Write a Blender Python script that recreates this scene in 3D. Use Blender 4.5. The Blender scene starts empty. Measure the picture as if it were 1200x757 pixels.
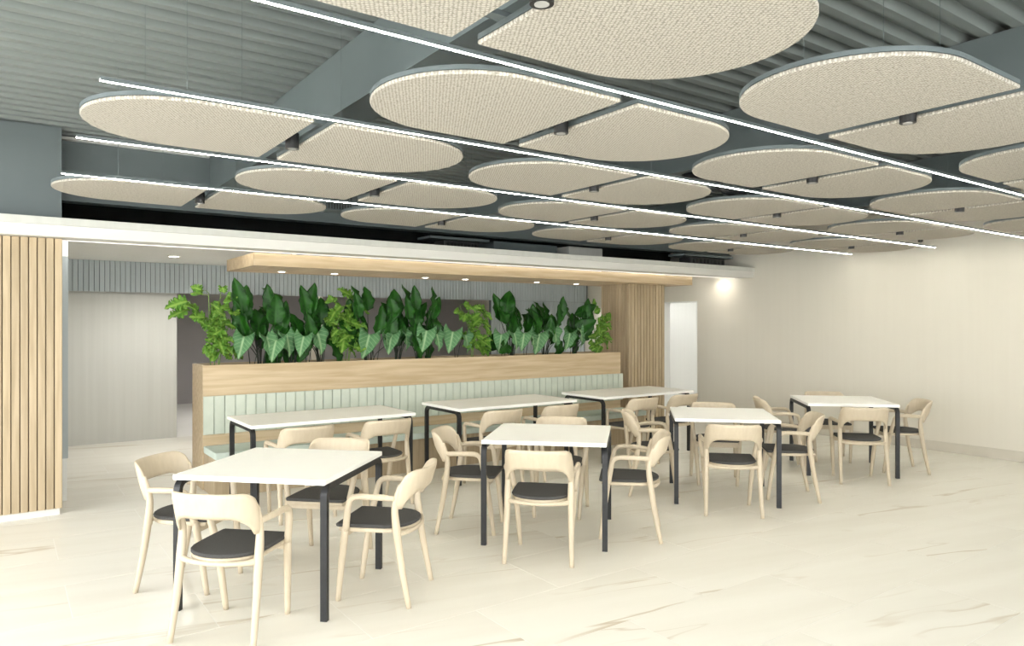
import bpy, bmesh, math, random
from mathutils import Vector, Matrix, Euler
random.seed(7)
S = bpy.context.scene
C = S.collection
PI = math.pi

# ------------------------------------------------------------ camera
cam = bpy.data.cameras.new('camera'); cam.sensor_width = 36.0; cam.lens = 36.0 * 843.0 / 1200.0
cam.clip_start = 0.05
camo = bpy.data.objects.new('camera', cam); C.objects.link(camo)
camo.location = (0, 0, 1.55)
camo.rotation_euler = (PI / 2, 0, math.atan2(1185, 843) - PI / 2)
S.camera = camo

# ------------------------------------------------------------ world, daylight, exposure
W = bpy.data.worlds.new('sky'); S.world = W; W.use_nodes = True
bg = W.node_tree.nodes['Background']; bg.inputs[0].default_value = (0.975, 0.99, 0.985, 1); bg.inputs[1].default_value = 7.2
S.view_settings.view_transform = 'Standard'; S.view_settings.look = 'None'
S.view_settings.gamma = 1.0; S.view_settings.use_curve_mapping = False
S.view_settings.exposure = 0.23
def portal(name, loc, rot, sx, sy):
    l = bpy.data.lights.new(name, 'AREA'); l.shape = 'RECTANGLE'; l.size = sx; l.size_y = sy
    l.cycles.is_portal = True
    o = bpy.data.objects.new(name, l); C.objects.link(o); o.location = loc; o.rotation_euler = rot
    return o
# room extents: left glazing x=-2.6, glazing behind the camera y=-3, right wall x=9.28
XL, XR, YB = -2.6, 9.28, -3.0
portal('window_daylight', (XL - 0.12, 1.9, 1.5), (0, -PI / 2, 0), 2.6, 9.2)
portal('window_daylight', (1.1, YB - 0.12, 1.5), (PI / 2, 0, 0), 6.8, 2.6)

LED_STRENGTH = 88.0
WARM = (1.0, 0.90, 0.76)

# ------------------------------------------------------------ materials
def mat(name, col, rough=0.5, metal=0.0, spec=0.5):
    m = bpy.data.materials.new(name); m.use_nodes = True
    b = m.node_tree.nodes['Principled BSDF']
    b.inputs['Base Color'].default_value = (*col, 1); b.inputs['Roughness'].default_value = rough
    b.inputs['Metallic'].default_value = metal; b.inputs['Specular IOR Level'].default_value = spec
    return m
def nodes(m): return m.node_tree.nodes, m.node_tree.links, m.node_tree.nodes['Principled BSDF']
def varied(name, c1, c2, scale=(6, 6, 6), rough=0.5, detail=4.0, bump=0.0, lo=0.35, hi=0.65, spec=0.5, rnd=0.0, dist=0.0):
    """two-colour procedural material driven by stretched noise in object space"""
    m = mat(name, c1, rough, 0, spec); N, L, b = nodes(m)
    tc = N.new('ShaderNodeTexCoord'); mp = N.new('ShaderNodeMapping'); mp.inputs['Scale'].default_value = scale
    oi = N.new('ShaderNodeObjectInfo'); ml = N.new('ShaderNodeMath'); ml.operation = 'MULTIPLY'; ml.inputs[1].default_value = 37.0
    L.new(oi.outputs['Random'], ml.inputs[0]); L.new(ml.outputs[0], mp.inputs['Location'])
    L.new(tc.outputs['Object'], mp.inputs['Vector'])
    nz = N.new('ShaderNodeTexNoise'); nz.inputs['Scale'].default_value = 1.0; nz.inputs['Detail'].default_value = detail
    nz.inputs['Distortion'].default_value = dist
    L.new(mp.outputs[0], nz.inputs['Vector'])
    cr = N.new('ShaderNodeValToRGB'); cr.color_ramp.elements[0].position = lo; cr.color_ramp.elements[1].position = hi
    cr.color_ramp.elements[0].color = (*c1, 1); cr.color_ramp.elements[1].color = (*c2, 1)
    L.new(nz.outputs['Fac'], cr.inputs['Fac'])
    out = cr.outputs['Color']
    if rnd > 0:
        hs = N.new('ShaderNodeHueSaturation'); mr = N.new('ShaderNodeMapRange')
        mr.inputs['To Min'].default_value = 1 - rnd; mr.inputs['To Max'].default_value = 1 + rnd
        L.new(oi.outputs['Random'], mr.inputs['Value']); L.new(mr.outputs[0], hs.inputs['Value']); L.new(out, hs.inputs['Color'])
        out = hs.outputs['Color']
    L.new(out, b.inputs['Base Color'])
    if bump > 0:
        bp = N.new('ShaderNodeBump'); bp.inputs['Strength'].default_value = bump; bp.inputs['Distance'].default_value = 0.01
        L.new(nz.outputs['Fac'], bp.inputs['Height']); L.new(bp.outputs[0], b.inputs['Normal'])
    return m
def emit(name, col, s):
    m = bpy.data.materials.new(name); m.use_nodes = True; N = m.node_tree.nodes; L = m.node_tree.links
    N.clear(); e = N.new('ShaderNodeEmission'); e.inputs[0].default_value = (*col, 1); e.inputs[1].default_value = s
    o = N.new('ShaderNodeOutputMaterial'); L.new(e.outputs[0], o.inputs[0]); return m
def marble():
    m = mat('marble_tile', (0.8, 0.78, 0.7), 0.32, 0, 0.4); N, L, b = nodes(m)
    tc = N.new('ShaderNodeTexCoord'); oi = N.new('ShaderNodeObjectInfo')
    ml = N.new('ShaderNodeMath'); ml.operation = 'MULTIPLY'; ml.inputs[1].default_value = 53.0
    L.new(oi.outputs['Random'], ml.inputs[0])
    mp = N.new('ShaderNodeMapping'); mp.inputs['Scale'].default_value = (0.32, 2.4, 1)
    m0 = N.new('ShaderNodeMapping'); m0.inputs['Rotation'].default_value = (0, 0, math.radians(13)); L.new(tc.outputs['Object'], m0.inputs['Vector']); L.new(m0.outputs[0], mp.inputs['Vector']); L.new(ml.outputs[0], mp.inputs['Location'])
    n1 = N.new('ShaderNodeTexNoise'); n1.inputs['Scale'].default_value = 1.3; n1.inputs['Detail'].default_value = 3.0; n1.inputs['Distortion'].default_value = 0.25
    L.new(mp.outputs[0], n1.inputs['Vector'])
    s = N.new('ShaderNodeMath'); s.operation = 'SUBTRACT'; s.inputs[1].default_value = 0.5; L.new(n1.outputs['Fac'], s.inputs[0])
    a = N.new('ShaderNodeMath'); a.operation = 'ABSOLUTE'; L.new(s.outputs[0], a.inputs[0])
    v = N.new('ShaderNodeMapRange'); v.inputs['From Min'].default_value = 0.0; v.inputs['From Max'].default_value = 0.016
    v.inputs['To Min'].default_value = 1.0; v.inputs['To Max'].default_value = 0.0; L.new(a.outputs[0], v.inputs['Value'])
    n2 = N.new('ShaderNodeTexNoise'); n2.inputs['Scale'].default_value = 1.1; n2.inputs['Detail'].default_value = 2.0
    L.new(mp.outputs[0], n2.inputs['Vector'])
    k = N.new('ShaderNodeMapRange'); k.inputs['From Min'].default_value = 0.50; k.inputs['From Max'].default_value = 0.68
    L.new(n2.outputs['Fac'], k.inputs['Value'])
    mu = N.new('ShaderNodeMath'); mu.operation = 'MULTIPLY'; L.new(v.outputs[0], mu.inputs[0]); L.new(k.outputs[0], mu.inputs[1])
    n3 = N.new('ShaderNodeTexNoise'); n3.inputs['Scale'].default_value = 2.2; n3.inputs['Detail'].default_value = 5.0
    L.new(mp.outputs[0], n3.inputs['Vector'])
    cl = N.new('ShaderNodeValToRGB'); cl.color_ramp.elements[0].position = 0.35; cl.color_ramp.elements[1].position = 0.62
    cl.color_ramp.elements[0].color = (0.80, 0.77, 0.685, 1); cl.color_ramp.elements[1].color = (0.84, 0.815, 0.735, 1)
    L.new(n3.outputs['Fac'], cl.inputs['Fac'])
    mx = N.new('ShaderNodeMix'); mx.data_type = 'RGBA'; L.new(mu.outputs[0], mx.inputs['Factor'])
    L.new(cl.outputs['Color'], mx.inputs['A']); mx.inputs['B'].default_value = (0.56, 0.475, 0.35, 1)
    L.new(mx.outputs['Result'], b.inputs['Base Color'])
    return m
def fabric():
    m = mat('woven_felt', (0.7, 0.65, 0.56), 0.95, 0, 0.1); N, L, b = nodes(m)
    tc = N.new('ShaderNodeTexCoord')
    def wave(rot, sc):
        mp = N.new('ShaderNodeMapping'); mp.inputs['Rotation'].default_value = (0, 0, rot); L.new(tc.outputs['Object'], mp.inputs['Vector'])
        w = N.new('ShaderNodeTexWave'); w.inputs['Scale'].default_value = sc; w.inputs['Distortion'].default_value = 3.0
        w.inputs['Detail'].default_value = 2.0; w.inputs['Detail Scale'].default_value = 2.0
        L.new(mp.outputs[0], w.inputs['Vector']); return w
    w1, w2 = wave(0.5, 24.0), wave(0.5 + PI / 2, 24.0)
    mu = N.new('ShaderNodeMath'); mu.operation = 'MULTIPLY'; L.new(w1.outputs['Fac'], mu.inputs[0]); L.new(w2.outputs['Fac'], mu.inputs[1])
    nz = N.new('ShaderNodeTexNoise'); nz.inputs['Scale'].default_value = 70.0; L.new(tc.outputs['Object'], nz.inputs['Vector'])
    ad = N.new('ShaderNodeMath'); ad.operation = 'ADD'; L.new(mu.outputs[0], ad.inputs[0]); L.new(nz.outputs['Fac'], ad.inputs[1])
    cr = N.new('ShaderNodeValToRGB'); cr.color_ramp.elements[0].position = 0.3; cr.color_ramp.elements[1].position = 1.1
    cr.color_ramp.elements[0].color = (0.255, 0.236, 0.205, 1); cr.color_ramp.elements[1].color = (0.55, 0.518, 0.463, 1)
    L.new(ad.outputs[0], cr.inputs['Fac']); L.new(cr.outputs['Color'], b.inputs['Base Color'])
    bp = N.new('ShaderNodeBump'); bp.inputs['Strength'].default_value = 0.2; bp.inputs['Distance'].default_value = 0.003
    L.new(ad.outputs[0], bp.inputs['Height']); L.new(bp.outputs[0], b.inputs['Normal'])
    return m
def leafmat(name, base, vein, edge, rough=0.4):
    """midrib and side veins drawn from the blade's own coordinates"""
    m = mat(name, base, rough, 0, 0.2); N, L, b = nodes(m)
    tc = N.new('ShaderNodeTexCoord'); sp = N.new('ShaderNodeSeparateXYZ'); L.new(tc.outputs['Object'], sp.inputs[0])
    ax = N.new('ShaderNodeMath'); ax.operation = 'ABSOLUTE'; L.new(sp.outputs['X'], ax.inputs[0])
    mid = N.new('ShaderNodeMapRange'); mid.inputs['From Min'].default_value = 0.004; mid.inputs['From Max'].default_value = 0.012
    mid.inputs['To Min'].default_value = 1.0; mid.inputs['To Max'].default_value = 0.0; L.new(ax.outputs[0], mid.inputs['Value'])
    k = N.new('ShaderNodeMath'); k.operation = 'MULTIPLY_ADD'; k.inputs[1].default_value = -0.75; L.new(ax.outputs[0], k.inputs[0]); L.new(sp.outputs['Y'], k.inputs[2])
    f = N.new('ShaderNodeMath'); f.operation = 'MULTIPLY'; f.inputs[1].default_value = 175.0; L.new(k.outputs[0], f.inputs[0])
    sn = N.new('ShaderNodeMath'); sn.operation = 'SINE'; L.new(f.outputs[0], sn.inputs[0])
    sv = N.new('ShaderNodeMapRange'); sv.inputs['From Min'].default_value = 0.8; sv.inputs['From Max'].default_value = 1.0; sv.inputs['To Max'].default_value = 0.55
    L.new(sn.outputs[0], sv.inputs['Value'])
    mxm = N.new('ShaderNodeMath'); mxm.operation = 'MAXIMUM'; L.new(mid.outputs[0], mxm.inputs[0]); L.new(sv.outputs[0], mxm.inputs[1])
    nz = N.new('ShaderNodeTexNoise'); nz.inputs['Scale'].default_value = 9.0; L.new(tc.outputs['Object'], nz.inputs['Vector'])
    cr = N.new('ShaderNodeValToRGB'); cr.color_ramp.elements[0].position = 0.35; cr.color_ramp.elements[1].position = 0.68
    cr.color_ramp.elements[0].color = (*base, 1); cr.color_ramp.elements[1].color = (*edge, 1); L.new(nz.outputs['Fac'], cr.inputs['Fac'])
    mx = N.new('ShaderNodeMix'); mx.data_type = 'RGBA'; L.new(mxm.outputs[0], mx.inputs['Factor'])
    L.new(cr.outputs['Color'], mx.inputs['A']); mx.inputs['B'].default_value = (*vein, 1)
    L.new(mx.outputs['Result'], b.inputs['Base Color'])
    return m

M = {}
M['marble'] = marble(); M['felt'] = fabric()
M['grout'] = varied('pale_grout', (0.92, 0.91, 0.86), (0.9, 0.885, 0.83), (20, 20, 20), 0.7)
M['deck'] = varied('painted_steel_deck', (0.20, 0.226, 0.222), (0.222, 0.248, 0.244), (1.5, 1.5, 1.5), 0.55)
M['steel'] = varied('painted_steel_beam', (0.13, 0.158, 0.164), (0.142, 0.17, 0.176), (2, 2, 2), 0.5)
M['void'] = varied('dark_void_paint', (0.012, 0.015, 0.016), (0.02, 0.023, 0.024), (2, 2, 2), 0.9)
M['backing'] = varied('grey_panel_backing', (0.105, 0.13, 0.137), (0.118, 0.143, 0.15), (5, 5, 5), 0.6)
M['wallr'] = varied('beige_wallcovering', (0.685, 0.65, 0.565), (0.697, 0.662, 0.577), (60, 14, 0.6), 0.8, bump=0.01)
M['wallg'] = varied('pale_grey_wall', (0.58, 0.585, 0.55), (0.61, 0.615, 0.58), (18, 18, 0.5), 0.8)
M['wallp'] = varied('mauve_grey_wall', (0.40, 0.38, 0.375), (0.43, 0.41, 0.405), (2, 2, 2), 0.85)
M['white'] = varied('white_paint', (0.71, 0.70, 0.665), (0.73, 0.72, 0.685), (3, 3, 3), 0.7)
M['doorw'] = varied('white_door_paint', (0.86, 0.87, 0.85), (0.88, 0.89, 0.87), (25, 25, 0.5), 0.55)
M['base'] = varied('beige_skirting', (0.56, 0.52, 0.44), (0.6, 0.56, 0.48), (4, 4, 4), 0.5)
M['woodh'] = varied('oak_horizontal', (0.46, 0.345, 0.205), (0.575, 0.455, 0.30), (1.6, 24, 24), 0.5, 6, 0.05, dist=0.4)
M['woodv'] = varied('oak_slat', (0.375, 0.29, 0.18), (0.48, 0.38, 0.25), (26, 26, 1.8), 0.55, 5, 0.05, rnd=0.09)
M['woody'] = varied('oak_plank', (0.62, 0.48, 0.30), (0.72, 0.58, 0.39), (24, 1.6, 24), 0.5, 5, 0.05, rnd=0.06)
M['groove'] = varied('dark_groove', (0.16, 0.115, 0.07), (0.2, 0.145, 0.09), (6, 6, 6), 0.8)
M['chair'] = varied('beech_chair', (0.545, 0.46, 0.335), (0.58, 0.495, 0.37), (40, 40, 4), 0.5, 3)
M['pad'] = varied('charcoal_felt', (0.062, 0.06, 0.058), (0.085, 0.083, 0.08), (220, 220, 220), 0.95, 2, 0.15, spec=0.15)
M['top'] = varied('cream_laminate', (0.95, 0.94, 0.89), (0.96, 0.95, 0.90), (8, 8, 8), 0.35)
M['black'] = varied('black_powder_coat', (0.009, 0.0095, 0.011), (0.014, 0.0145, 0.016), (30, 30, 30), 0.45)
M['grille'] = varied('dark_plastic', (0.03, 0.03, 0.03), (0.04, 0.04, 0.04), (30, 30, 30), 0.5)
M['sage'] = varied('sage_panel', (0.505, 0.55, 0.47), (0.545, 0.59, 0.505), (10, 10, 10), 0.6, rnd=0.03)
M['cush'] = varied('pale_sage_cushion', (0.55, 0.63, 0.56), (0.59, 0.665, 0.60), (12, 12, 12), 0.75, bump=0.05)
M['greyslat'] = varied('blue_grey_slat', (0.42, 0.475, 0.495), (0.45, 0.505, 0.525), (10, 10, 2), 0.6, rnd=0.04)
M['gap'] = varied('slat_gap', (0.10, 0.12, 0.125), (0.12, 0.14, 0.145), (6, 6, 6), 0.8)
M['soil'] = varied('dark_soil', (0.03, 0.02, 0.012), (0.06, 0.042, 0.026), (40, 40, 40), 0.95, bump=0.6)
M['stemd'] = varied('dark_stem', (0.012, 0.018, 0.01), (0.02, 0.028, 0.015), (20, 20, 20), 0.5)
M['steml'] = varied('green_stem', (0.14, 0.24, 0.06), (0.2, 0.3, 0.08), (20, 20, 20), 0.5)
M['leafd'] = leafmat('dark_leaf', (0.003, 0.024, 0.003), (0.018, 0.085, 0.01), (0.018, 0.10, 0.008), 0.38)
M['leafp'] = leafmat('pale_leaf', (0.07, 0.18, 0.075), (0.26, 0.40, 0.21), (0.12, 0.26, 0.11), 0.5)
M['leafl'] = leafmat('lime_leaf', (0.06, 0.17, 0.018), (0.20, 0.34, 0.06), (0.16, 0.30, 0.04), 0.45)
M['led'] = emit('led_diffuser', (1.0, 0.965, 0.85), LED_STRENGTH)
M['cove'] = emit('cove_led', (1.0, 0.95, 0.86), 1.3); M['coveb'] = emit('cove_back_led', (1.0, 0.96, 0.90), 12.0)
M['lamp'] = emit('downlight_lens', (1.0, 0.94, 0.82), 8.0)
M['lens'] = varied('spot_lens', (0.4, 0.4, 0.39), (0.45, 0.45, 0.44), (30, 30, 30), 0.2)
g = bpy.data.materials.new('window_glass'); g.use_nodes = True; N = g.node_tree.nodes; L = g.node_tree.links; N.clear()
t_ = N.new('ShaderNodeBsdfTransparent'); gl = N.new('ShaderNodeBsdfGlossy'); gl.inputs['Roughness'].default_value = 0.02
mx = N.new('ShaderNodeMixShader'); mx.inputs[0].default_value = 0.06; ou = N.new('ShaderNodeOutputMaterial')
L.new(t_.outputs[0], mx.inputs[1]); L.new(gl.outputs[0], mx.inputs[2]); L.new(mx.outputs[0], ou.inputs[0]); M['glass'] = g

# ------------------------------------------------------------ mesh helpers
def box(bm, x0, x1, y0, y1, z0, z1):
    v = [bm.verts.new(p) for p in [(x0, y0, z0), (x1, y0, z0), (x1, y1, z0), (x0, y1, z0), (x0, y0, z1), (x1, y0, z1), (x1, y1, z1), (x0, y1, z1)]]
    for f in [(0, 3, 2, 1), (4, 5, 6, 7), (0, 1, 5, 4), (1, 2, 6, 5), (2, 3, 7, 6), (3, 0, 4, 7)]: bm.faces.new([v[i] for i in f])
def mesh(bm, name, m, smooth=False):
    me = bpy.data.meshes.new(name); bmesh.ops.recalc_face_normals(bm, faces=bm.faces[:]); bm.to_mesh(me); bm.free()
    me.materials.append(M[m] if isinstance(m, str) else m)
    if smooth:
        for p in me.polygons: p.use_smooth = True
    return me
def obj(name, me, parent=None, loc=(0, 0, 0), rz=0.0):
    o = bpy.data.objects.new(name, me); C.objects.link(o); o.location = loc; o.rotation_euler = (0, 0, rz)
    if parent: o.parent = parent
    return o
def tag(o, label, cat, group=None, kind=None):
    if label: o['label'] = label
    if cat: o['category'] = cat
    if group: o['group'] = group
    if kind: o['kind'] = kind
    return o
def thing(name, label, cat, loc=(0, 0, 0), rz=0.0, group=None, kind=None):
    return tag(obj(name, None, None, loc, rz), label, cat, group, kind)
def boxobj(name, m, b, parent=None, bevel=0.0, loc=(0, 0, 0)):
    bm = bmesh.new(); box(bm, *b)
    if bevel > 0: bmesh.ops.bevel(bm, geom=bm.edges[:], offset=bevel, segments=2, affect='EDGES', profile=0.6)
    return obj(name, mesh(bm, name, m), parent, loc)
def struct(name, m, boxes, label, cat):
    bm = bmesh.new()
    for b in boxes: box(bm, *b)
    return tag(obj(name, mesh(bm, name, m)), label, cat, None, 'structure')
def catmull(P, n):
    P = [Vector(p) for p in P]; out = []
    Q = [P[0] * 2 - P[1]] + P + [P[-1] * 2 - P[-2]]
    for i in range(1, len(Q) - 2):
        for k in range(n):
            t = k / n; a, b, c, d = Q[i - 1], Q[i], Q[i + 1], Q[i + 2]
            out.append(0.5 * ((2 * b) + (c - a) * t + (2 * a - 5 * b + 4 * c - d) * t * t + (3 * b - a - 3 * c + d) * t ** 3))
    out.append(P[-1]); return out
def tube(bm, pts, rad, segs=10, sub=5, up=(0, 1, 0), flat=1.0):
    """swept tube through pts (x,y,z) with per-point radii; flat squashes the section along its second axis"""
    ctr = catmull(pts, sub) if sub > 1 else [Vector(p) for p in pts]
    n = len(ctr); R = []
    for i in range(n):
        t = i / (n - 1) * (len(rad) - 1); k = min(int(t), len(rad) - 2); R.append(rad[k] + (rad[k + 1] - rad[k]) * (t - k))
    rings = []
    for i in range(n):
        d = (ctr[min(i + 1, n - 1)] - ctr[max(i - 1, 0)]).normalized()
        a = Vector(up).cross(d)
        if a.length < 1e-3: a = Vector((1, 0, 0)).cross(d)
        a.normalize(); b = d.cross(a)
        rings.append([bm.verts.new(ctr[i] + a * R[i] * math.cos(2 * PI * j / segs) + b * R[i] * flat * math.sin(2 * PI * j / segs)) for j in range(segs)])
    for i in range(n - 1):
        for j in range(segs):
            bm.faces.new([rings[i][j], rings[i][(j + 1) % segs], rings[i + 1][(j + 1) % segs], rings[i + 1][j]])
    bm.faces.new(rings[0][::-1]); bm.faces.new(rings[-1])
def cyl(bm, c, r, z0, z1, segs=20, r2=None):
    r2 = r if r2 is None else r2
    a = [bm.verts.new((c[0] + r * math.cos(2 * PI * j / segs), c[1] + r * math.sin(2 * PI * j / segs), z0)) for j in range(segs)]
    b = [bm.verts.new((c[0] + r2 * math.cos(2 * PI * j / segs), c[1] + r2 * math.sin(2 * PI * j / segs), z1)) for j in range(segs)]
    for j in range(segs): bm.faces.new([a[j], a[(j + 1) % segs], b[(j + 1) % segs], b[j]])
    bm.faces.new(a[::-1]); bm.faces.new(b)
def prism(bm, P, z0, z1, inset=0.0):
    """extruded outline with an optional rounded (chamfered) rim, both ends"""
    n = len(P); cx = sum(p[0] for p in P) / n; cy = sum(p[1] for p in P) / n
    def shr(d):
        out = []
        for i in range(n):
            a = Vector(P[i - 1]); b = Vector(P[i]); c = Vector(P[(i + 1) % n])
            e = (c - a).normalized(); out.append((b.x - e.y * d, b.y + e.x * d))
        return out
    lv = [(z0, inset), (z0 + inset * 0.4, inset * 0.35), (z0 + inset, 0), (z1 - inset, 0), (z1 - inset * 0.4, inset * 0.35), (z1, inset)] if inset > 0 else [(z0, 0), (z1, 0)]
    R = [[bm.verts.new((x, y, z)) for x, y in shr(d)] for z, d in lv]
    for a, b in zip(R, R[1:]):
        for i in range(n): bm.faces.new([a[i], a[(i + 1) % n], b[(i + 1) % n], b[i]])
    bm.faces.new(R[0][::-1]); bm.faces.new(R[-1])
def copy_tree(o, loc, rz, parent=None):
    c = o.copy(); C.objects.link(c)
    if parent is None: c.location = loc; c.rotation_euler = (0, 0, rz)
    else: c.parent = parent
    for ch in o.children: copy_tree(ch, None, None, c)
    return c
ORD = ['first', 'second', 'third', 'fourth', 'fifth', 'sixth', 'seventh', 'eighth', 'ninth', 'tenth', 'eleventh', 'twelfth']

# ------------------------------------------------------------ floor
floor = struct('floor', 'grout', [(XL, 11.5, YB, 15.0, -0.12, -0.0012)], 'cream marble tile floor with fine beige veins', 'floor')
TW, TH, GAPT = 1.18, 0.573, 0.004
cache = {}
row = 0
for r in range(-8, 16):
    y0 = 1.555 + r * TH; y1 = y0 + TH
    off = 2.09 if r % 2 == 0 else 1.49
    k = math.floor((XL - off) / TW)
    while off + k * TW < XR:
        a0 = max(off + k * TW, XL + 0.001); a1 = min(off + (k + 1) * TW, XR - 0.02); b0 = max(y0, YB + 0.02); b1 = min(y1, 10.58); k += 1
        if a1 - a0 < 0.03 or b1 - b0 < 0.03: continue
        key = (round(a1 - a0, 3), round(b1 - b0, 3))
        if key not in cache:
            bm = bmesh.new(); box(bm, -key[0] / 2 + GAPT / 2, key[0] / 2 - GAPT / 2, -key[1] / 2 + GAPT / 2, key[1] / 2 - GAPT / 2, -0.0012, 0.0)
            cache[key] = mesh(bm, 'tile', 'marble')
        obj('tile', cache[key], floor, ((a0 + a1) / 2, (b0 + b1) / 2, 0))

# ------------------------------------------------------------ ceiling deck: corrugated steel, ribs along x
bm = bmesh.new(); DZ = 3.14; P = 0.16; prof = []
y = YB - 0.1
while y < 8.5:
    prof += [(y, DZ), (y + 0.055, DZ), (y + 0.08, DZ + 0.05), (y + 0.135, DZ + 0.05)]; y += P
for (y_, z_) in prof: pass
va = [bm.verts.new((XL - 0.1, q[0], q[1])) for q in prof]; vb = [bm.verts.new((XR + 0.1, q[0], q[1])) for q in prof]
for i in range(len(prof) - 1): bm.faces.new([va[i], va[i + 1], vb[i + 1], vb[i]])
ce = mesh(bm, 'ceiling', 'deck')
tag(obj('ceiling', ce), 'grey corrugated steel deck ceiling', 'ceiling', None, 'structure')
struct('ceiling_slab', 'void', [(XL - 0.1, XR + 0.1, YB - 0.1, 8.5, 3.2, 3.3)], 'slab above the corrugated deck', 'ceiling')
for i, x0 in enumerate((-1.23, 1.61, 4.45, 7.29)):
    bm = bmesh.new()
    box(bm, x0 - 0.0, x0 + 0.16, YB + 0.02, 7.16, 2.775, 3.139)
    box(bm, x0 - 0.035, x0 + 0.195, YB + 0.02, 7.16, 2.755, 2.775)
    tag(obj('ceiling_beam', mesh(bm, 'ceiling_beam', 'steel')), ['blue-grey steel beam under the deck outside the left edge', 'blue-grey steel ceiling beam behind the leftmost cream oval panels',
        'blue-grey steel ceiling beam at the upper right corner', 'blue-grey steel ceiling beam hidden above the panels near right wall'][i], 'beam', None, 'structure')
# girder across the back of the hung ceiling and dark void behind it
bm = bmesh.new(); box(bm, 0.42, XR - 0.005, 7.18, 7.24, 2.60, 3.139); box(bm, 0.42, XR - 0.005, 7.14, 7.30, 2.585, 2.60)
tag(obj('ceiling_girder', mesh(bm, 'ceiling_girder', 'steel')), 'long blue-grey steel girder above the white soffit', 'beam', None, 'structure')
tag(boxobj('trim_1', 'white', (0.41, 1.60, 7.13, 7.175, 3.10, 3.125)), 'thin pale conduit along top of the girder', 'trim', None, 'structure')
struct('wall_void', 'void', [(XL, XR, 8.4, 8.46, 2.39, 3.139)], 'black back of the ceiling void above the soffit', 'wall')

# ------------------------------------------------------------ walls
DY0, DY1, DZ1 = 7.825, 8.56, 1.905
struct('wall_right', 'wallr', [(XR, XR + 0.15, YB, DY0, 0, 3.2), (XR, XR + 0.15, DY1, 15.0, 0, 3.2), (XR, XR + 0.15, DY0, DY1, DZ1, 3.2)], 'plain beige right wall with faint vertical texture', 'wall')
struct('baseboard_right', 'base', [(XR - 0.014, XR - 0.0005, YB + 0.02, DY0 - 0.02, 0.0, 0.115)], 'beige stone skirting along the right wall', 'baseboard')
struct('door_1', 'doorw', [(XR - 0.006, XR + 0.152, DY0 - 0.004, DY0 + 0.012, 0, DZ1), (XR - 0.006, XR + 0.152, DY1 - 0.012, DY1 + 0.004, 0, DZ1), (XR - 0.006, XR + 0.152, DY0 - 0.004, DY1 + 0.004, DZ1 - 0.012, DZ1 + 0.004)], 'open white-lined doorway in the right wall', 'door')
struct('wall_vestibule', 'doorw', [(11.3, 11.4, 6.6, 12.0, 0, 2.5), (XR + 0.15, 11.3, 11.9, 12.0, 0, 2.5), (XR + 0.15, 11.3, 6.6, 6.7, 0, 2.5)], 'bright white wall seen through the doorway', 'wall')
struct('ceiling_vestibule', 'doorw', [(XR + 0.15, 11.4, 6.6, 12.0, 2.5, 2.6)], 'white ceiling beyond the doorway', 'ceiling')
# blue-grey slat-faced column wing left: structure behind the oak slats
COLX = 0.412
struct('wall_left', 'steel', [(XL, COLX - 0.004, 6.9, 7.30, 2.39, 3.139)], 'blue-grey painted pier above the soffit at left', 'wall')
wc = struct('wall_column', 'groove', [(XL, COLX - 0.012, 6.875, 7.30, 0.055, 2.232)], 'oak slat clad wall at the left edge', 'wall')
bm = bmesh.new(); box(bm, -0.0252, 0.0252, 0, 0.025, 0.055, 2.231); bmesh.ops.bevel(bm, geom=[e for e in bm.edges if abs(e.verts[0].co.z - e.verts[1].co.z) > 1], offset=0.003, segments=1, affect='EDGES')
sl = mesh(bm, 'slat', 'woodv')
for i in range(50):
    x = COLX - 0.0285 - i * 0.0572
    if x < XL + 0.03: break
    obj('slat', sl, wc, (x, 6.85, 0))
struct('trim_2', 'white', [(XL, COLX - 0.02, 6.866, 7.28, 0.0, 0.054)], 'bright white plinth under the oak slat wall', 'trim')
# blue-grey side panel behind the column, on a white plinth
struct('wall_side_panel', 'greyslat', [(0.33, 0.482, 7.36, 7.42, 0.37, 2.13)], 'narrow blue-grey panel edge beside the oak slat wall', 'wall')
struct('trim_3', 'doorw', [(0.33, 0.474, 7.36, 7.42, 0.0, 0.369), (0.33, 0.482, 7.36, 7.42, 2.131, 2.345)], 'white plinth and head of the narrow blue-grey panel', 'trim')

# soffit: fascia with lip, flat white underside with downlights
struct('trim_4', 'white', [(XL, XR - 0.001, 6.74, 6.99, 2.235, 2.325)], 'long white soffit fascia across the room', 'trim')
struct('trim_5', 'wallg', [(XL, XR - 0.001, 6.72, 7.018, 2.3255, 2.385)], 'pale grey lip along the top of the white fascia', 'trim')
struct('ceiling_soffit', 'doorw', [(XL, XR - 0.001, 7.02, 10.60, 2.35, 2.389)], 'white lowered ceiling behind the fascia', 'ceiling')
cv = thing('cove_light', 'thin warm cove light line under the white soffit fascia', 'light')
boxobj('diffuser', 'cove', (0.45, 9.14, 6.978, 6.990, 2.228, 2.2345), cv)
boxobj('channel', 'white', (0.45, 9.14, 6.991, 7.004, 2.2365, 2.243), cv)
boxobj('back_diffuser', 'coveb', (0.45, 9.14, 6.991, 7.0, 2.2435, 2.324), cv)
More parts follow.
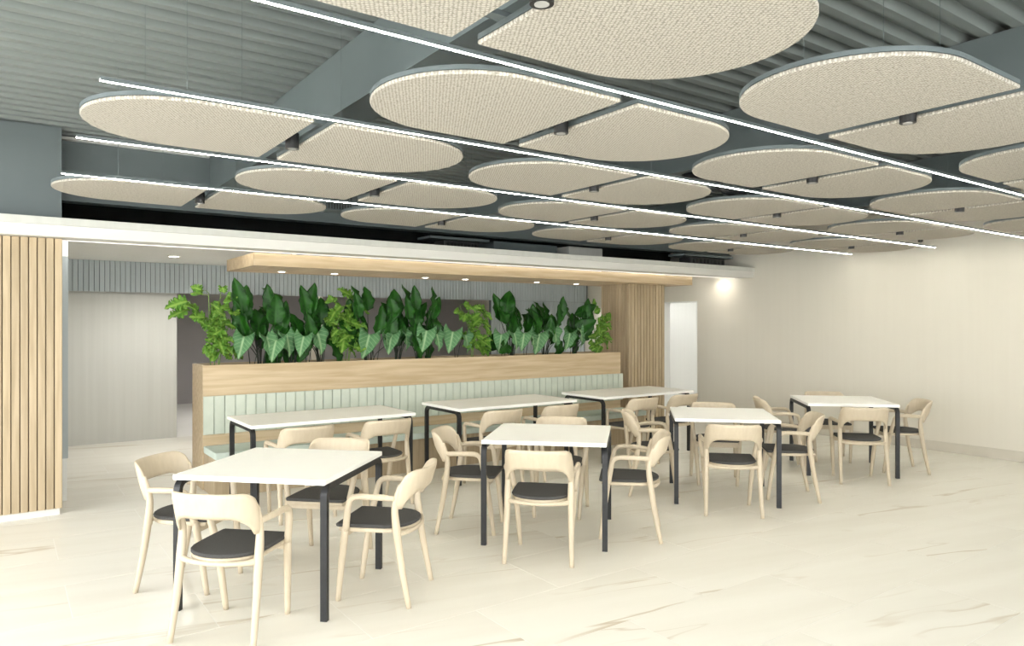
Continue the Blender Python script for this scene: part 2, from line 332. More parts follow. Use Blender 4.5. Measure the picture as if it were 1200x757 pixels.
# hall behind
struct('wall_partition', 'wallg', [(XL, 1.955, 10.60, 10.72, 0, 2.39)], 'pale grey partition wall behind the planter at left', 'wall')
struct('wall_back', 'wallp', [(XL, XR, 14.9, 15.0, 0, 2.8)], 'mauve-grey far back wall of the hall', 'wall')
struct('wall_hall_left', 'wallp', [(XL - 0.1, XL, 10.6, 15.0, 0, 2.8)], 'mauve-grey end wall of the hall', 'wall')
struct('ceiling_hall', 'wallp', [(XL, XR, 10.72, 15.0, 2.6, 2.7), (1.955, XR, 10.6, 10.72, 2.39, 2.7)], 'hall ceiling', 'ceiling')
wh = struct('wall_header', 'gap', [(0.5, XR - 0.002, 10.515, 10.59, 1.955, 2.349)], 'blue-grey slatted header over the hall opening', 'wall')
bm = bmesh.new(); box(bm, -0.026, 0.026, 0, 0.018, 1.95, 2.348); hs_ = mesh(bm, 'slat', 'greyslat')
i = 0
while 0.53 + i * 0.0586 < XR - 0.05: obj('slat', hs_, wh, (0.53 + i * 0.0586, 10.496, 0)); i += 1
wf = struct('wall_slat', 'gap', [(7.08, XR - 0.002, 10.60, 10.66, 0.0, 1.953)], 'blue-grey slatted wall behind the plants at right', 'wall')
bm = bmesh.new(); box(bm, -0.026, 0.026, 0, 0.018, 0.0, 1.949); fs_ = mesh(bm, 'slat', 'greyslat')
i = 0
while 7.11 + i * 0.0586 < XR - 0.03: obj('slat', fs_, wf, (7.11 + i * 0.0586, 10.581, 0)); i += 1
struct('wall_hall_pier', 'base', [(4.55, 4.75, 12.6, 12.8, 0, 2.6)], 'pale pier in the hall behind the plants', 'wall')

# oak slat pillar at right
PX0, PX1, PY0, PY1 = 7.2, 7.94, 7.3, 7.86
pl = struct('wall_pillar', 'groove', [(PX0 + 0.016, PX1 - 0.016, PY0 + 0.016, PY1, 0, 2.348)], 'oak slat clad pillar right of the planter', 'wall')
bm = bmesh.new(); box(bm, -0.0265, 0.0265, 0, 0.016, 0, 2.346); ps = mesh(bm, 'slat', 'woodv')
for k in range(12): obj('slat', ps, pl, (PX0 + 0.0308 + k * 0.0617, PY0, 0))
bm = bmesh.new(); box(bm, 0, 0.016, -0.0265, 0.0265, 0, 2.346); ps2 = mesh(bm, 'slat', 'woodv')
for k in range(9): obj('slat', ps2, pl, (PX0, PY0 + 0.046 + k * 0.0605, 0))

# glazed walls (left and behind the camera)
def glazing(nm, axis, lo, hi, const, n, label):
    bmw = bmesh.new(); parts = []
    step = (hi - lo) / n
    def b(a0, a1, z0, z1, t0, t1):
        return (const + t0, const + t1, a0, a1, z0, z1) if axis == 'x' else (a0, a1, const + t0, const + t1, z0, z1)
    for i in range(n):
        a0, a1 = lo + i * step, lo + (i + 1) * step
        w = tag(boxobj(nm + '_%d' % (i + 1 + (0 if axis == 'x' else 10)), 'black', b(a0, a0 + 0.06, 0.06, 2.84, -0.06, 0.0)), label % ORD[i], 'window', None, 'structure')
        boxobj('pane', 'glass', b(a0 + 0.06, a1, 0.12, 2.80, -0.036, -0.030), w)
        boxobj('rail', 'black', b(a0 + 0.06, a1, 0.06, 0.12, -0.06, 0.0), w)
        boxobj('rail', 'black', b(a0 + 0.06, a1, 2.80, 2.84, -0.06, 0.0), w)
glazing('window', 'x', -2.7, 6.5, XL, 5, '%s glazed bay of the left window wall')
glazing('window', 'y', -2.3, 4.5, YB, 4, '%s glazed bay of the window wall behind')
struct('wall_window_left', 'white', [(XL - 0.2, XL - 0.001, YB, -2.7, 0, 3.2), (XL - 0.2, XL - 0.001, 6.5, 10.6, 0, 3.2), (XL - 0.2, XL - 0.001, -2.7, 6.5, 2.84, 3.2), (XL - 0.2, XL - 0.001, -2.7, 6.5, -0.1, 0.06)], 'white wall around the left glazing', 'wall')
struct('wall_front', 'white', [(XL, -2.3, YB - 0.2, YB - 0.001, 0, 3.2), (4.5, XR, YB - 0.2, YB - 0.001, 0, 3.2), (-2.3, 4.5, YB - 0.2, YB - 0.001, 2.84, 3.2), (-2.3, 4.5, YB - 0.2, YB - 0.001, -0.1, 0.06)], 'white wall around the glazing behind', 'wall')
struct('ground', 'grout', [(-30, 30, -30, 30, -0.3, -0.14)], 'pale paving outside the glazing', 'ground')

# ------------------------------------------------------------ planter and banquette
YP, PXL, PXR, PH = 7.1, 1.53, 6.86, 1.155
pt = thing('planter', 'long oak planter wall with sage panel backrest and built-in bench', 'planter', (0, 0, 0))
boxobj('front_board', 'woodh', (PXL, PXR, YP, YP + 0.03, 0.868, PH), pt, 0.002)
boxobj('lower_board', 'woodh', (PXL, PXR, YP, YP + 0.03, 0.0, 0.868), pt)
boxobj('end_panel', 'woodh', (PXL, PXL + 0.03, YP + 0.03, 7.54, 0, PH), pt, 0.001)
boxobj('end_panel', 'woodh', (PXR - 0.03, PXR, YP + 0.03, 7.54, 0, PH), pt, 0.001)
boxobj('back_board', 'woodh', (PXL + 0.03, PXR - 0.03, 7.51, 7.54, 0, PH), pt)
tag(boxobj('soil', 'soil', (PXL + 0.031, PXR - 0.031, YP + 0.031, 7.509, 0.95, 1.07), pt), 'dark soil', None)
NP = 56; pw = (6.885 - PXL) / NP
bm = bmesh.new(); box(bm, -pw / 2 + 0.0022, pw / 2 - 0.0022, -0.022, 0, 0.512, 0.867)
bmesh.ops.bevel(bm, geom=[e for e in bm.edges if abs(e.verts[0].co.y + e.verts[1].co.y) > 0.04], offset=0.005, segments=2, affect='EDGES')
sp_ = mesh(bm, 'backrest_panel', 'sage')
tag(boxobj('backrest_backing', 'gap', (PXL + 0.003, 6.882, YP - 0.006, YP - 0.0005, 0.515, 0.864), pt), None, None)
for k in range(NP): obj('backrest_panel', sp_, pt, (PXL + pw * (k + 0.5), YP - 0.006, 0))
boxobj('bench_base', 'woodv', (PXL + 0.01, PXR, 6.70, YP - 0.0005, 0.0, 0.345), pt)
cu = tag(boxobj('bench_cushion', 'cush', (PXL + 0.005, PXR + 0.01, 6.63, YP - 0.008, 0.346, 0.408), None, 0.008), 'long pale sage bench cushion in front of the planter', 'cushion')

# ------------------------------------------------------------ plants
def leaf_mesh(name, m, prof, fold=0.25, droop=0.3, nx=4):
    """prof: list of (y, halfwidth, backset); blade in xy, folded along the midrib and drooping"""
    bm = bmesh.new(); rows = []
    Lm = prof[-1][0]
    for (y, w, bs) in prof:
        r = []
        for i in range(-nx, nx + 1):
            u = i / nx; x = w * u
            yy = y - bs * abs(u) ** 1.5
            z = abs(x) * fold - droop * (yy / Lm) ** 2 * Lm if yy > 0 else abs(x) * fold
            z += 0.02 * math.sin(yy * 60) * u * u * (w > 0.01)
            r.append(bm.verts.new((x, yy, z)))
        rows.append(r)
    for a, b in zip(rows, rows[1:]):
        for i in range(2 * nx): bm.faces.new([a[i], a[i + 1], b[i + 1], b[i]])
    bmesh.ops.remove_doubles(bm, verts=bm.verts[:], dist=0.0008)
    e = bmesh.ops.solidify(bm, geom=bm.faces[:], thickness=0.0012)
    return mesh(bm, name, m, True)
def ovate(Ln, Wd, tipp=1.0, n=9):
    out = []
    for i in range(n + 1):
        t = i / n; w = Wd / 2 * (math.sin(PI * t ** 0.75) ** 0.75 if 0 < t < 1 else 0.0); out.append((Ln * t, max(w, 0.0008), 0.0))
    return out
def heart(Ln, Wd, n=9):
    out = []
    for i in range(n + 1):
        t = i / n; w = Wd / 2 * (1 - t) ** 0.8 * (0.85 + 0.9 * t * (1 - t) * 2)
        bs = Ln * 0.28 * (1 - t) ** 2; out.append((Ln * t, max(w, 0.0008), bs))
    return out
def lobed(Ln, Wd, n=17):
    out = []
    for i in range(n + 1):
        t = i / n; w = Wd / 2 * (math.sin(PI * t ** 0.7) ** 0.6 if 0 < t < 1 else 0.0) * (1.0 if i % 3 else 0.42)
        out.append((Ln * t, max(w, 0.0008), -0.012))
    return out
LD = [leaf_mesh('leaf', 'leafd', ovate(0.30, 0.185), 0.3, 0.25), leaf_mesh('leaf', 'leafd', ovate(0.26, 0.195), 0.22, 0.5), leaf_mesh('leaf', 'leafd', ovate(0.34, 0.15), 0.4, 0.12)]
LP = [leaf_mesh('leaf', 'leafp', heart(0.21, 0.19), 0.25, 0.2), leaf_mesh('leaf', 'leafp', heart(0.18, 0.15), 0.4, 0.35)]
LL = [leaf_mesh('leaf', 'leafl', lobed(0.14, 0.12), 0.2, 0.4), leaf_mesh('leaf', 'leafl', lobed(0.11, 0.10), 0.35, 0.25), leaf_mesh('leaf', 'leafl', ovate(0.10, 0.075), 0.3, 0.3)]
def orient(direction, normal):
    y = Vector(direction).normalized(); z = Vector(normal); z = (z - y * z.dot(y)).normalized(); x = y.cross(z)
    return Matrix((x, y, z)).transposed().to_euler()
def stem(parent, pts, r, m):
    bm = bmesh.new(); tube(bm, pts, [r, r * 0.6], 6, 4); return obj('stem', mesh(bm, 'stem', m, True), parent)
def put_leaf(parent, me, p, d, nrm, s):
    o = obj('leaf', me, parent, p); o.rotation_euler = orient(d, nrm); o.scale = (s, s, s); return o
SOIL = 1.071
rng = random.Random(11)
def dark_plant(x, y, label, n=9, top=0.86):
    t = thing('dark_leaf_plant', label, 'plant', (x, y, SOIL), 0, 'dark glossy plants in the planter')
    for i in range(n):
        f = (i + 0.5) / n; h = 0.20 + (top - 0.44) * f + rng.uniform(-0.03, 0.03)
        sx = rng.uniform(-1, 1) * 0.2; sy = rng.uniform(-0.13, 0.08)
        p = Vector((sx, sy, h))
        stem(t, [(sx * 0.15, sy * 0.2, 0), (sx * 0.35, sy * 0.5, h * 0.55), p], 0.0065, 'stemd')
        d = Vector((sx * 1.5 + rng.uniform(-0.25, 0.25), sy * 1.2 - 0.1, 1.0 if rng.random() < 0.7 else rng.uniform(-0.8, 0.1)))
        put_leaf(t, rng.choice(LD), p, d, (rng.uniform(-1.0, 0.9), -1, rng.uniform(-0.1, 0.6)), rng.uniform(0.82, 1.12))
    return t
def pale_plant(x, y, label, n=4):
    t = thing('arrowhead_plant', label, 'plant', (x, y, SOIL), 0, 'pale arrow-leaved plants in the planter')
    for i in range(n):
        a = -1 + 2 * (i + 0.5) / n; sx = a * 0.17 + rng.uniform(-0.03, 0.03); sy = rng.uniform(-0.13, -0.05); sc_ = rng.uniform(1.0, 1.35); h = 0.10 + 0.2 * sc_ + rng.uniform(-0.02, 0.05)
        p = Vector((sx, sy, h)); stem(t, [(sx * 0.1, sy * 0.1, 0), (sx * 0.5, sy * 0.4, h * 0.7), p], 0.005, 'stemd')
        put_leaf(t, LP[i % 2], p, (a * 0.55, -0.15, -0.9), (a * 0.6 + rng.uniform(-0.4, 0.4), -1, 0.4), sc_)
    return t
def lime_plant(x, y, label, n=26, h=0.82, wd=0.2, ms=None):
    t = thing('lime_leaf_plant', label, 'plant', (x, y, SOIL), 0, 'lime green climbing plants in the planter')
    nst = 4; tops = []
    for s_ in range(nst):
        bx = rng.uniform(-0.05, 0.05); ex = (-1 + 2 * (s_ + 0.5) / nst) * wd * 0.8; hh = h * rng.uniform(0.72, 1.0)
        pts = [(bx, 0, 0), (bx + ex * 0.25, -0.02, hh * 0.45), (ex, rng.uniform(-0.09, 0.05), hh)]
        stem(t, pts, 0.006, 'steml'); tops.append(catmull(pts, 10))
    for i in range(n):
        c = tops[i % nst]; fq = 1.0 if i < nst else min(0.99, 0.22 + 0.78 * ((i // nst) + rng.random() * 0.8) / (n / nst)); q = c[int((len(c) - 1) * fq)]
        a = rng.uniform(-1, 1); d = Vector((a * 1.2, rng.uniform(-0.9, 0.1), rng.uniform(-0.7, 0.5)))
        p = q + Vector((a * 0.07, -0.03, 0.02)); stem(t, [q, (q + p) / 2 + Vector((0, 0, 0.012)), p], 0.003, 'steml')
        put_leaf(t, rng.choice(ms or LL), p, d, (a * 0.6, -0.8, rng.uniform(0.1, 1.0)), rng.uniform(0.9, 1.35))
    return t
dk = [(2.13, 'dark broad-leaved plant nearest the left end of the planter'), (2.45, 'dark glossy plant in the middle of the left dark cluster'), (2.74, 'dark glossy plant at right side of the left dark cluster'),
      (3.28, 'dark glossy plant at left side of the middle dark cluster'), (3.62, 'dark broad-leaved plant in the centre of the planter'), (3.90, 'tall dark plant at right side of the middle dark cluster'),
      (5.20, 'dark glossy plant at left side of the right dark cluster'), (5.72, 'dark glossy plant in the middle of the right dark cluster'), (6.22, 'dark glossy plant nearest the oak slat pillar')]
for i, (x, lb) in enumerate(dk): dark_plant(x, 7.33, lb, 13, [0.84, 0.88, 0.80, 0.88, 0.82, 0.88, 0.86, 0.80, 0.82][i])
pp = [2.02, 2.28, 2.58, 3.34, 3.60, 3.98, 4.36, 5.02, 5.36, 5.66, 6.12]
for i, x in enumerate(pp): pale_plant(x, 7.27, '%s pale arrow-leaved plant from the left end of the planter' % ORD[i], 2)
lime_plant(1.68, 7.30, 'lime green split-leaf plant at the left end of planter', 40, 0.86, 0.33)
lime_plant(3.00, 7.32, 'lime green climbing plant between left and middle dark clusters', 30, 0.78, 0.18)
lime_plant(4.60, 7.32, 'lime green climbing plant between middle and right dark clusters', 36, 0.76, 0.27)
lime_plant(6.62, 7.32, 'small-leaved green plant at the right end of planter', 44, 0.72, 0.2, [LL[2]])

# ------------------------------------------------------------ oak canopy with downlights
cp = thing('oak_canopy', 'long oak plank canopy hung under the soffit over the planter', 'canopy')
CX0, CX1, CY0, CY1, CZ0, CZ1 = 1.97, 8.22, 7.02, 8.02, 2.10, 2.222
boxobj('front_board', 'woodh', (CX0, CX1, CY0, CY0 + 0.025, CZ0, CZ1), cp, 0.001)
boxobj('back_board', 'woodh', (CX0, CX1, CY1 - 0.025, CY1, CZ0, CZ1), cp)
boxobj('end_board', 'woodh', (CX0, CX0 + 0.025, CY0 + 0.025, CY1 - 0.025, CZ0, CZ1), cp)
boxobj('end_board', 'woodh', (CX1 - 0.025, CX1, CY0 + 0.025, CY1 - 0.025, CZ0, CZ1), cp)
tag(boxobj('deck_board', 'woodh', (CX0 + 0.025, CX1 - 0.025, CY0 + 0.025, CY1 - 0.025, 2.19, CZ1), cp), None, None)
npk = 24; wpk = (CX1 - CX0 - 0.05) / npk
bm = bmesh.new(); box(bm, -wpk / 2 + 0.003, wpk / 2 - 0.003, CY0 + 0.026, CY1 - 0.026, CZ0 + 0.006, CZ0 + 0.022); pk = mesh(bm, 'plank', 'woody')
for k in range(npk): obj('plank', pk, cp, (CX0 + 0.025 + wpk * (k + 0.5), 0, 0))
for hx in (2.5, 5.1, 7.7): boxobj('hanger', 'white', (hx, hx + 0.04, 7.5, 7.54, CZ1, 2.349), cp)
def downlight(x, y, z, label, power, r=0.045, ang=95, col=WARM):
    t = thing('downlight', label, 'lamp', (x, y, z), 0, 'small warm downlights')
    bm = bmesh.new(); cyl(bm, (0, 0), r, -0.008, -0.0005, 20); obj('bezel', mesh(bm, 'bezel', 'white'), t)
    bm = bmesh.new(); cyl(bm, (0, 0), r * 0.78, -0.0095, -0.0082, 20); obj('lens', mesh(bm, 'lens', 'lamp'), t)
    l = bpy.data.lights.new('downlight_lamp', 'SPOT'); l.energy = power; l.spot_size = math.radians(ang); l.spot_blend = 0.7; l.color = col; l.shadow_soft_size = 0.03
    lo = bpy.data.objects.new('downlight_lamp', l); C.objects.link(lo); lo.parent = t; lo.location = (0, 0, -0.015)
for i, x in enumerate((2.46, 3.05, 4.2, 4.77, 5.9, 6.6, 7.3)):
    downlight(x, 7.72, CZ0 + 0.006, '%s downlight from the left under the oak canopy' % ORD[i], 5.0)
downlight(1.69, 9.34, 2.35, 'round white downlight in the lowered white ceiling at left', 120, 0.07, 160, (1.0, 0.97, 0.92))
downlight(9.16, 7.30, 2.35, 'bright downlight close to the beige right wall', 9, 0.05, 120)
downlight(3.9, 9.34, 2.35, 'added unseen downlight in the white ceiling behind the oak canopy', 60, 0.07, 160, (1.0, 0.97, 0.92))  # extra lamp added behind the canopy to brighten the area under the soffit

for i, x in enumerate((2.6, 4.6, 6.6)): downlight(x, 12.4, 2.6, ['added unseen downlight in hall ceiling behind header, left one', 'added unseen downlight in hall ceiling behind header, middle one', 'added unseen downlight in hall ceiling behind header, right one'][i], 55, 0.07, 150, (1.0, 0.96, 0.92))  # unseen lamps, put in behind the header to light the hall
for i, y in enumerate((8.6, 10.2)): downlight(10.4, y, 2.5, ['added unseen front downlight beyond the white doorway', 'added unseen rear downlight beyond the white doorway'][i], 62, 0.09, 160, (1.0, 0.99, 0.96))  # out-of-view lamps added so the space through the doorway is bright

downlight(8.95, 9.9, 2.35, 'added unseen downlight in the white ceiling behind the oak slat pillar', 75, 0.05, 90, (1.0, 0.98, 0.94))  # hidden lamp added to lighten the wall strip left of the pillar

# ------------------------------------------------------------ acoustic panels, linear lights, spotlights
ZP = 2.45
def half_outline(sgn):
    r = 0.42; L0 = 0.872; g0 = 0.048
    P = [(g0 + 0.0, -r), (g0 + L0 - r, -r)]
    P += [(g0 + L0 - r + r * math.sin(PI * i / 26), -r * math.cos(PI * i / 26)) for i in range(1, 26)]
    P += [(g0 + L0 - r, r), (g0, r)]
    if sgn < 0: P = [(-x, y) for x, y in P][::-1]
    return P
halves = {}
for s in (-1, 1):
    bm = bmesh.new(); prism(bm, half_outline(s), 0.0, 0.016, 0.005); a = mesh(bm, 'panel_half', 'felt')
    bm = bmesh.new(); prism(bm, half_outline(s), 0.0165, 0.034, 0.0); b = mesh(bm, 'backing', 'backing'); halves[s] = (a, b)
bm = bmesh.new(); box(bm, -0.30, 0.30, -0.02, 0.02, 0.0345, 0.05); brk = mesh(bm, 'bracket', 'backing')
bm = bmesh.new(); cyl(bm, (0, 0), 0.0011, 0.0, DZ - ZP - 0.035, 6); wire = mesh(bm, 'suspension_wire', 'steel')
bm = bmesh.new(); cyl(bm, (0, 0), 0.034, -0.026, 0.052, 22); sbody = mesh(bm, 'housing', 'black')
bm = bmesh.new(); cyl(bm, (0, 0), 0.021, -0.0275, -0.0262, 22); slens = mesh(bm, 'lens', 'lens')
bm = bmesh.new(); cyl(bm, (0, 0), 0.0011, 0.0, DZ - ZP + 0.04, 6); lwire = mesh(bm, 'suspension_wire', 'steel')
rows = [(1.53, [1.21, 3.235, 5.26], 'row nearest the camera'), (2.545, [2.11, 4.135, 6.16, 8.185], 'second row from the camera'), (3.555, [1.195, 3.22, 5.245, 7.27], 'third row from the camera'),
        (4.565, [2.105, 4.13, 6.155, 8.18], 'fourth row from the camera'), (5.58, [1.19, 3.215, 5.24, 7.265], 'row nearest the soffit')]
for y, xs, rn in rows:
    for i, x in enumerate(xs):
        t = thing('acoustic_panel', 'cream oval split acoustic panel, %s from the left in the %s' % (ORD[i], rn), 'ceiling panel', (x, y + 0.008, ZP), 0, 'oval acoustic ceiling panels')
        for s in (-1, 1):
            h = obj('panel_half', halves[s][0], t); tag(obj('backing', halves[s][1], h), 'blue-grey backing tray', None)
        for by in (-0.28, 0.28): obj('bracket', brk, t, (0, by, 0))
        for wx in (-0.25, 0.25):
            for wy in (0.0,): obj('suspension_wire', wire, t, (wx, wy, 0.0345))
        q = thing('spotlight', 'small black spotlight in the gap of %s panel, %s' % (ORD[i], rn), 'spotlight', (x, y + 0.03, ZP), 0, 'black spotlights between panel halves')
        obj('housing', sbody, q); obj('lens', slens, q)
        bm = bmesh.new(); box(bm, -0.012, 0.012, -0.01, 0.225, 0.0522, 0.060)
        obj('mount', mesh(bm, 'mount', 'backing'), q)
for i, y in enumerate((2.037, 3.05, 4.055, 5.085)):
    t = thing('linear_light', ['long white linear light nearest the camera', 'second long white linear light from the camera', 'third long white linear light from the camera', 'long white linear light nearest the soffit'][i], 'light', (0, y, ZP), 0, 'suspended linear lights')
    boxobj('diffuser', 'led', (0.30, 9.06, -0.0042, 0.0042, -0.005, 0.002), t)
    boxobj('profile', 'backing', (0.30, 9.06, -0.0055, 0.0055, 0.0022, 0.012), t)
    for sy in (-1, 1): boxobj('profile_side', 'backing', (0.30, 9.06, min(sy * 0.0044, sy * 0.0055), max(sy * 0.0044, sy * 0.0055), -0.003, 0.0021), t)
    for wx in (0.6, 3.2, 5.8, 8.7):
        o = bpy.data.objects.new('suspension_wire', lwire); C.objects.link(o); o.parent = t; o.location = (wx, 0, 0.012)

# ------------------------------------------------------------ things in the ceiling void
def ac_unit(x0, x1, y0, y1, z0, z1, label):
    t = thing('air_conditioner', label, 'air conditioner', ((x0 + x1) / 2, (y0 + y1) / 2, z0))
    w, d = (x1 - x0) / 2, (y1 - y0) / 2; h = z1 - z0
    boxobj('casing', 'grille', (-w, w, -d + 0.02, d, 0, h), t, 0.02)
    for k in range(9):
        xx = -w + 0.06 + k * (2 * w - 0.12) / 8; boxobj('louvre', 'black', (xx - 0.012, xx + 0.012, -d + 0.006, -d + 0.0195, 0.02, h - 0.03), t)
    boxobj('tray', 'steel', (-w - 0.22, w + 0.1, -d - 0.05, d, h + 0.001, h + 0.03), t)
    return t
for o_ in (ac_unit(8.02, 8.78, 6.86, 7.10, 2.392, 2.50, 'dark slotted air unit on the soffit beside the right wall'),
           ac_unit(4.25, 4.75, 7.34, 7.6, 2.392, 2.53, 'dark slotted air unit on the soffit above the canopy')): pass
tag(boxobj('duct', 'backing', (4.95, 5.95, 7.34, 7.8, 2.392, 2.56), None, 0.01), 'wide grey duct box resting on the soffit', 'duct')
tag(boxobj('duct', 'wallg', (6.15, 6.75, 7.34, 7.8, 2.392, 2.57), None, 0.01), 'narrow pale grey duct box resting on the soffit', 'duct')
lv = thing('louvre_box', 'ribbed grey louvre box beside the girder, left of centre', 'vent', (2.62, 6.62, 2.62))
boxobj('frame', 'backing', (-0.14, 0.14, -0.1, 0.1, 0.0, 0.2), lv)
for k in range(10): boxobj('louvre', 'grille', (-0.13 + k * 0.027, -0.12 + k * 0.027, -0.108, -0.1005, 0.01, 0.19), lv)
boxobj('hanger', 'steel', (-0.02, 0.02, -0.02, 0.02, 0.2, DZ - 2.62 - 0.001), lv)
def hose(label, pts, r):
    bm = bmesh.new(); tube(bm, pts, [r, r], 12, 8); return tag(obj('black_hose', mesh(bm, 'black_hose', 'black', True)), label, 'hose')
hose('black hose elbow hanging under the beam beside second oval panel', [(4.53, 3.95, 2.754), (4.46, 3.72, 2.70), (4.34, 3.48, 2.62), (4.33, 3.44, 2.56), (4.42, 3.42, 2.52), (4.6, 3.42, 2.515)], 0.028)
hose('black hose elbow coming out of the right wall beside panels', [(9.279, 4.30, 2.75), (9.08, 4.25, 2.72), (8.97, 4.19, 2.64), (8.93, 4.16, 2.52)], 0.028)

# ------------------------------------------------------------ tables
def bar_frame(half, ztop, w, t, rad=0.07):
    """inverted U of flat bar in the y-z plane, rounded upper corners"""
    bm = bmesh.new(); path = [(-half, 0)]
    for i in range(9):
        a = PI - i * PI / 16; path.append((-half + rad + rad * math.cos(a), ztop - rad + rad * math.sin(a)))
    path += [(-p[0], p[1]) for p in path[::-1]]
    n = len(path); rings = []
    for i, (y, z) in enumerate(path):
        a = path[max(i - 1, 0)]; b = path[min(i + 1, n - 1)]; d = Vector((b[0] - a[0], b[1] - a[1])).normalized(); nx, nz = d.y, -d.x
        rings.append([bm.verts.new((sx * w / 2, y + nx * k, z + nz * k)) for sx, k in ((-1, 0), (1, 0), (1, t), (-1, t))])
    for a, b in zip(rings, rings[1:]):
        for j in range(4): bm.faces.new([a[j], a[(j + 1) % 4], b[(j + 1) % 4], b[j]])
    bm.faces.new(rings[0][::-1]); bm.faces.new(rings[-1])
    return mesh(bm, 'leg_frame', 'black')
TZ = 0.736
def make_table(w, d, fx, fy, label, group, loc, rz):
    t = thing('dining_table', label, 'table', loc, rz, group)
    bm = bmesh.new(); box(bm, -w / 2, w / 2, -d / 2, d / 2, TZ - 0.027, TZ); bmesh.ops.bevel(bm, geom=bm.edges[:], offset=0.0025, segments=2, affect='EDGES')
    obj('table_top', mesh(bm, 'table_top', 'top'), t)
    f = bar_frame(fy, TZ - 0.0275, 0.036, 0.03)
    for s in (-1, 1): obj('leg_frame', f, t, (s * fx, 0, 0))
    boxobj('rail', 'black', (-fx + 0.018, fx - 0.018, -0.015, 0.015, TZ - 0.05, TZ - 0.0275), t)
    return t
# table local y = +45 deg direction away from the camera, local x = to the right
TC = [(1.365 + 1.972 * i, 4.2) for i in range(4)]
tn = ['left front', 'second', 'third', 'right rear']
sq = make_table(0.865, 0.865, 0.42, 0.42, 'square cream-topped table nearest the left edge and the camera', 'square cream tables', (*TC[0], 0), -PI / 4)
sql = [None, 'square cream-topped table, second from the left', 'square cream-topped table, third from the left', 'square cream-topped table nearest the right wall']
for i in (1, 2, 3): copy_tree(sq, (*TC[i], 0), -PI / 4)['label'] = sql[i]
lt = make_table(1.46, 0.745, 0.70, 0.335, 'long cream table by the bench, left one', 'long cream tables along the bench', (2.345, 6.2, 0), 0)
for x, lb in ((4.265, 'long cream table by the bench, middle one'), (6.12, 'long cream table by the bench, right one next to pillar')): copy_tree(lt, (x, 6.2, 0), 0)['label'] = lb

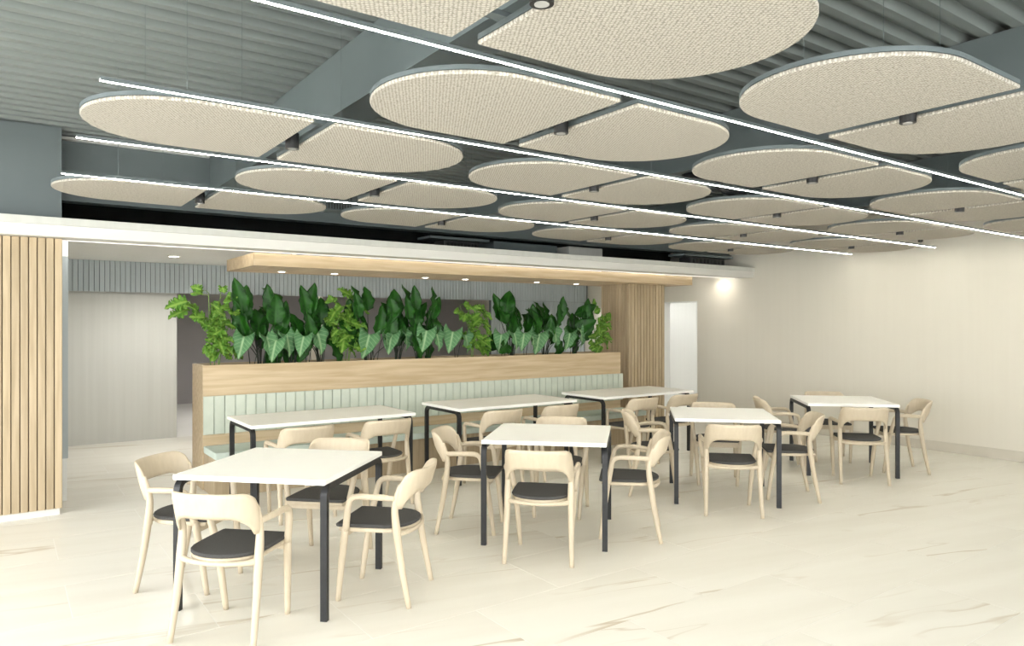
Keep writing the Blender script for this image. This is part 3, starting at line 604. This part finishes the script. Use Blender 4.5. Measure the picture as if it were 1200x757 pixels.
# ------------------------------------------------------------ chairs (local: faces +y, origin between the feet)
def make_chair():
    t = thing('armchair', 'x', 'chair', (0, 0, 0), 0, 'pale wood armchairs')
    # backrest: curved band, rounded shoulders, arched lower edge
    bm = bmesh.new(); nu, nv, th = 28, 6, 0.017
    def pt(u, v):
        s = abs(u)
        x = 0.214 * math.sin(u * PI / 2 * 0.94) / math.sin(PI / 2 * 0.94)
        c = max(0.0, (s - 0.62) / 0.38)
        zt = 0.745 - 0.070 * (1 - math.sqrt(max(0.0, 1 - c * c)))
        k = min(1.0, max(0.0, (abs(x) / 0.214 - 0.52) / 0.40))
        zb = 0.618 - 0.085 * (1 - math.sqrt(max(0.0, 1 - min(1.0, k * 1.0) ** 2)))
        z = zb + (zt - zb) * v
        y = -0.245 + 0.105 * s ** 2.2 - (z - 0.60) * 0.28
        return Vector((x, y, z))
    F_, B_ = [], []
    for j in range(nv + 1):
        F_.append([]); B_.append([])
        for i in range(nu + 1):
            u = -1 + 2 * i / nu; p = pt(u, j / nv); q = pt(min(1, u + 0.01), j / nv) - pt(max(-1, u - 0.01), j / nv)
            nrm = q.cross(Vector((0, -0.25, 1))).normalized()
            if nrm.y > 0: nrm = -nrm
            e = 0.55 if j in (0, nv) else 1.0
            F_[j].append(bm.verts.new(p - nrm * th / 2 * e)); B_[j].append(bm.verts.new(p + nrm * th / 2 * e))
    for j in range(nv):
        for i in range(nu):
            bm.faces.new([F_[j][i], F_[j][i + 1], F_[j + 1][i + 1], F_[j + 1][i]]); bm.faces.new([B_[j][i + 1], B_[j][i], B_[j + 1][i], B_[j + 1][i + 1]])
    for i in range(nu):
        bm.faces.new([F_[0][i + 1], F_[0][i], B_[0][i], B_[0][i + 1]]); bm.faces.new([F_[nv][i], F_[nv][i + 1], B_[nv][i + 1], B_[nv][i]])
    for j in range(nv):
        bm.faces.new([F_[j][0], F_[j + 1][0], B_[j + 1][0], B_[j][0]]); bm.faces.new([F_[j + 1][nu], F_[j][nu], B_[j][nu], B_[j + 1][nu]])
    obj('backrest', mesh(bm, 'backrest', 'chair', True), t)
    # seat outline: straight front, rounded rear
    def outline(sc, fr):
        P = [(0.198 * sc, fr - 0.02), (0.185 * sc, fr), (-0.185 * sc, fr), (-0.198 * sc, fr - 0.02)]
        P += [(-0.198 * sc, 0.05)]
        for i in range(1, 14):
            a = PI * i / 14; P.append((-0.198 * sc * math.cos(a) ** 1 if True else 0, 0.0 - 0.205 * sc * math.sin(a) ** 0.8))
        P += [(0.198 * sc, 0.05)]
        return P[::1]
    bm = bmesh.new(); prism(bm, outline(0.985, 0.205), 0.392, 0.416, 0.006); obj('seat_frame', mesh(bm, 'seat_frame', 'chair'), t)
    bm = bmesh.new(); prism(bm, outline(1.0, 0.222), 0.4165, 0.436, 0.007); obj('seat_pad', mesh(bm, 'seat_pad', 'pad'), t)
    for s in (-1, 1):
        bm = bmesh.new()
        tube(bm, [(s * 0.218, -0.212, 0.0), (s * 0.211, -0.168, 0.22), (s * 0.207, -0.138, 0.42), (s * 0.207, -0.128, 0.53), (s * 0.210, -0.140, 0.60), (s * 0.2115, -0.160, 0.668)], [0.0145, 0.019, 0.0225, 0.019, 0.016, 0.0105], 10, 5)
        obj('rear_leg', mesh(bm, 'rear_leg', 'chair', True), t)
        bm = bmesh.new()
        tube(bm, [(s * 0.178, 0.212, 0.0), (s * 0.192, 0.185, 0.22), (s * 0.206, 0.156, 0.42)], [0.0145, 0.019, 0.0215], 10, 5)
        obj('front_leg', mesh(bm, 'front_leg', 'chair', True), t)
        bm = bmesh.new()
        tube(bm, [(s * 0.211, -0.130, 0.590), (s * 0.229, -0.065, 0.597), (s * 0.236, 0.02, 0.600), (s * 0.236, 0.082, 0.598), (s * 0.233, 0.118, 0.578), (s * 0.227, 0.134, 0.525), (s * 0.207, 0.155, 0.405)], [0.016, 0.0175, 0.0175, 0.0175, 0.0175, 0.018, 0.0195], 10, 5, up=(0.2, 0, 1))
        obj('armrest', mesh(bm, 'armrest', 'chair', True), t)
    bm = bmesh.new(); tube(bm, [(-0.204, -0.136, 0.398), (-0.165, -0.168, 0.394), (-0.085, -0.194, 0.392), (0, -0.201, 0.391), (0.085, -0.194, 0.392), (0.165, -0.168, 0.394), (0.204, -0.136, 0.398)], [0.02, 0.0145, 0.013, 0.0125, 0.013, 0.0145, 0.02], 8, 4, up=(0, 0, 1), flat=1.0)
    obj('seat_rail', mesh(bm, 'seat_rail', 'chair', True), t)
    bm = bmesh.new(); box(bm, -0.19, 0.19, 0.155, 0.178, 0.362, 0.391); obj('seat_rail', mesh(bm, 'seat_rail', 'chair'), t)
    return t
proto = make_chair(); used = [False]
def place(x, y, rz, label):
    if used[0]: o = copy_tree(proto, (x, y, 0), rz)
    else: o = proto; o.location = (x, y, 0); o.rotation_euler = (0, 0, rz); used[0] = True
    o['label'] = label
c45 = math.sqrt(0.5)
tname = ['the leftmost square table', 'the second square table', 'the third square table', 'the rightmost square table']
for i, (cx_, cy_) in enumerate(TC):
    for u, v, hd, nm in ((-0.562, 0.008, PI / 4, 'seen from behind at near side of'), (0.565, 0.01, PI / 4 + PI, 'facing camera at far side of'),
                         (0.0, -0.605, -PI / 4, 'facing right at left side of'), (0.045, 0.59, 3 * PI / 4, 'facing left at right side of')):
        place(cx_ + c45 * (u + v), cy_ + c45 * (u - v), hd - PI / 2, 'pale wood armchair %s %s' % (nm, tname[i]))
for x, lb in ((1.97, 'left armchair at the left bench table'), (2.66, 'right armchair at the left bench table'), (3.84, 'left armchair at the middle bench table'),
              (4.54, 'right armchair at the middle bench table'), (5.69, 'left armchair at the right bench table'), (6.34, 'right armchair at the right bench table')):
    place(x, 5.73, 0.0, 'pale wood ' + lb)
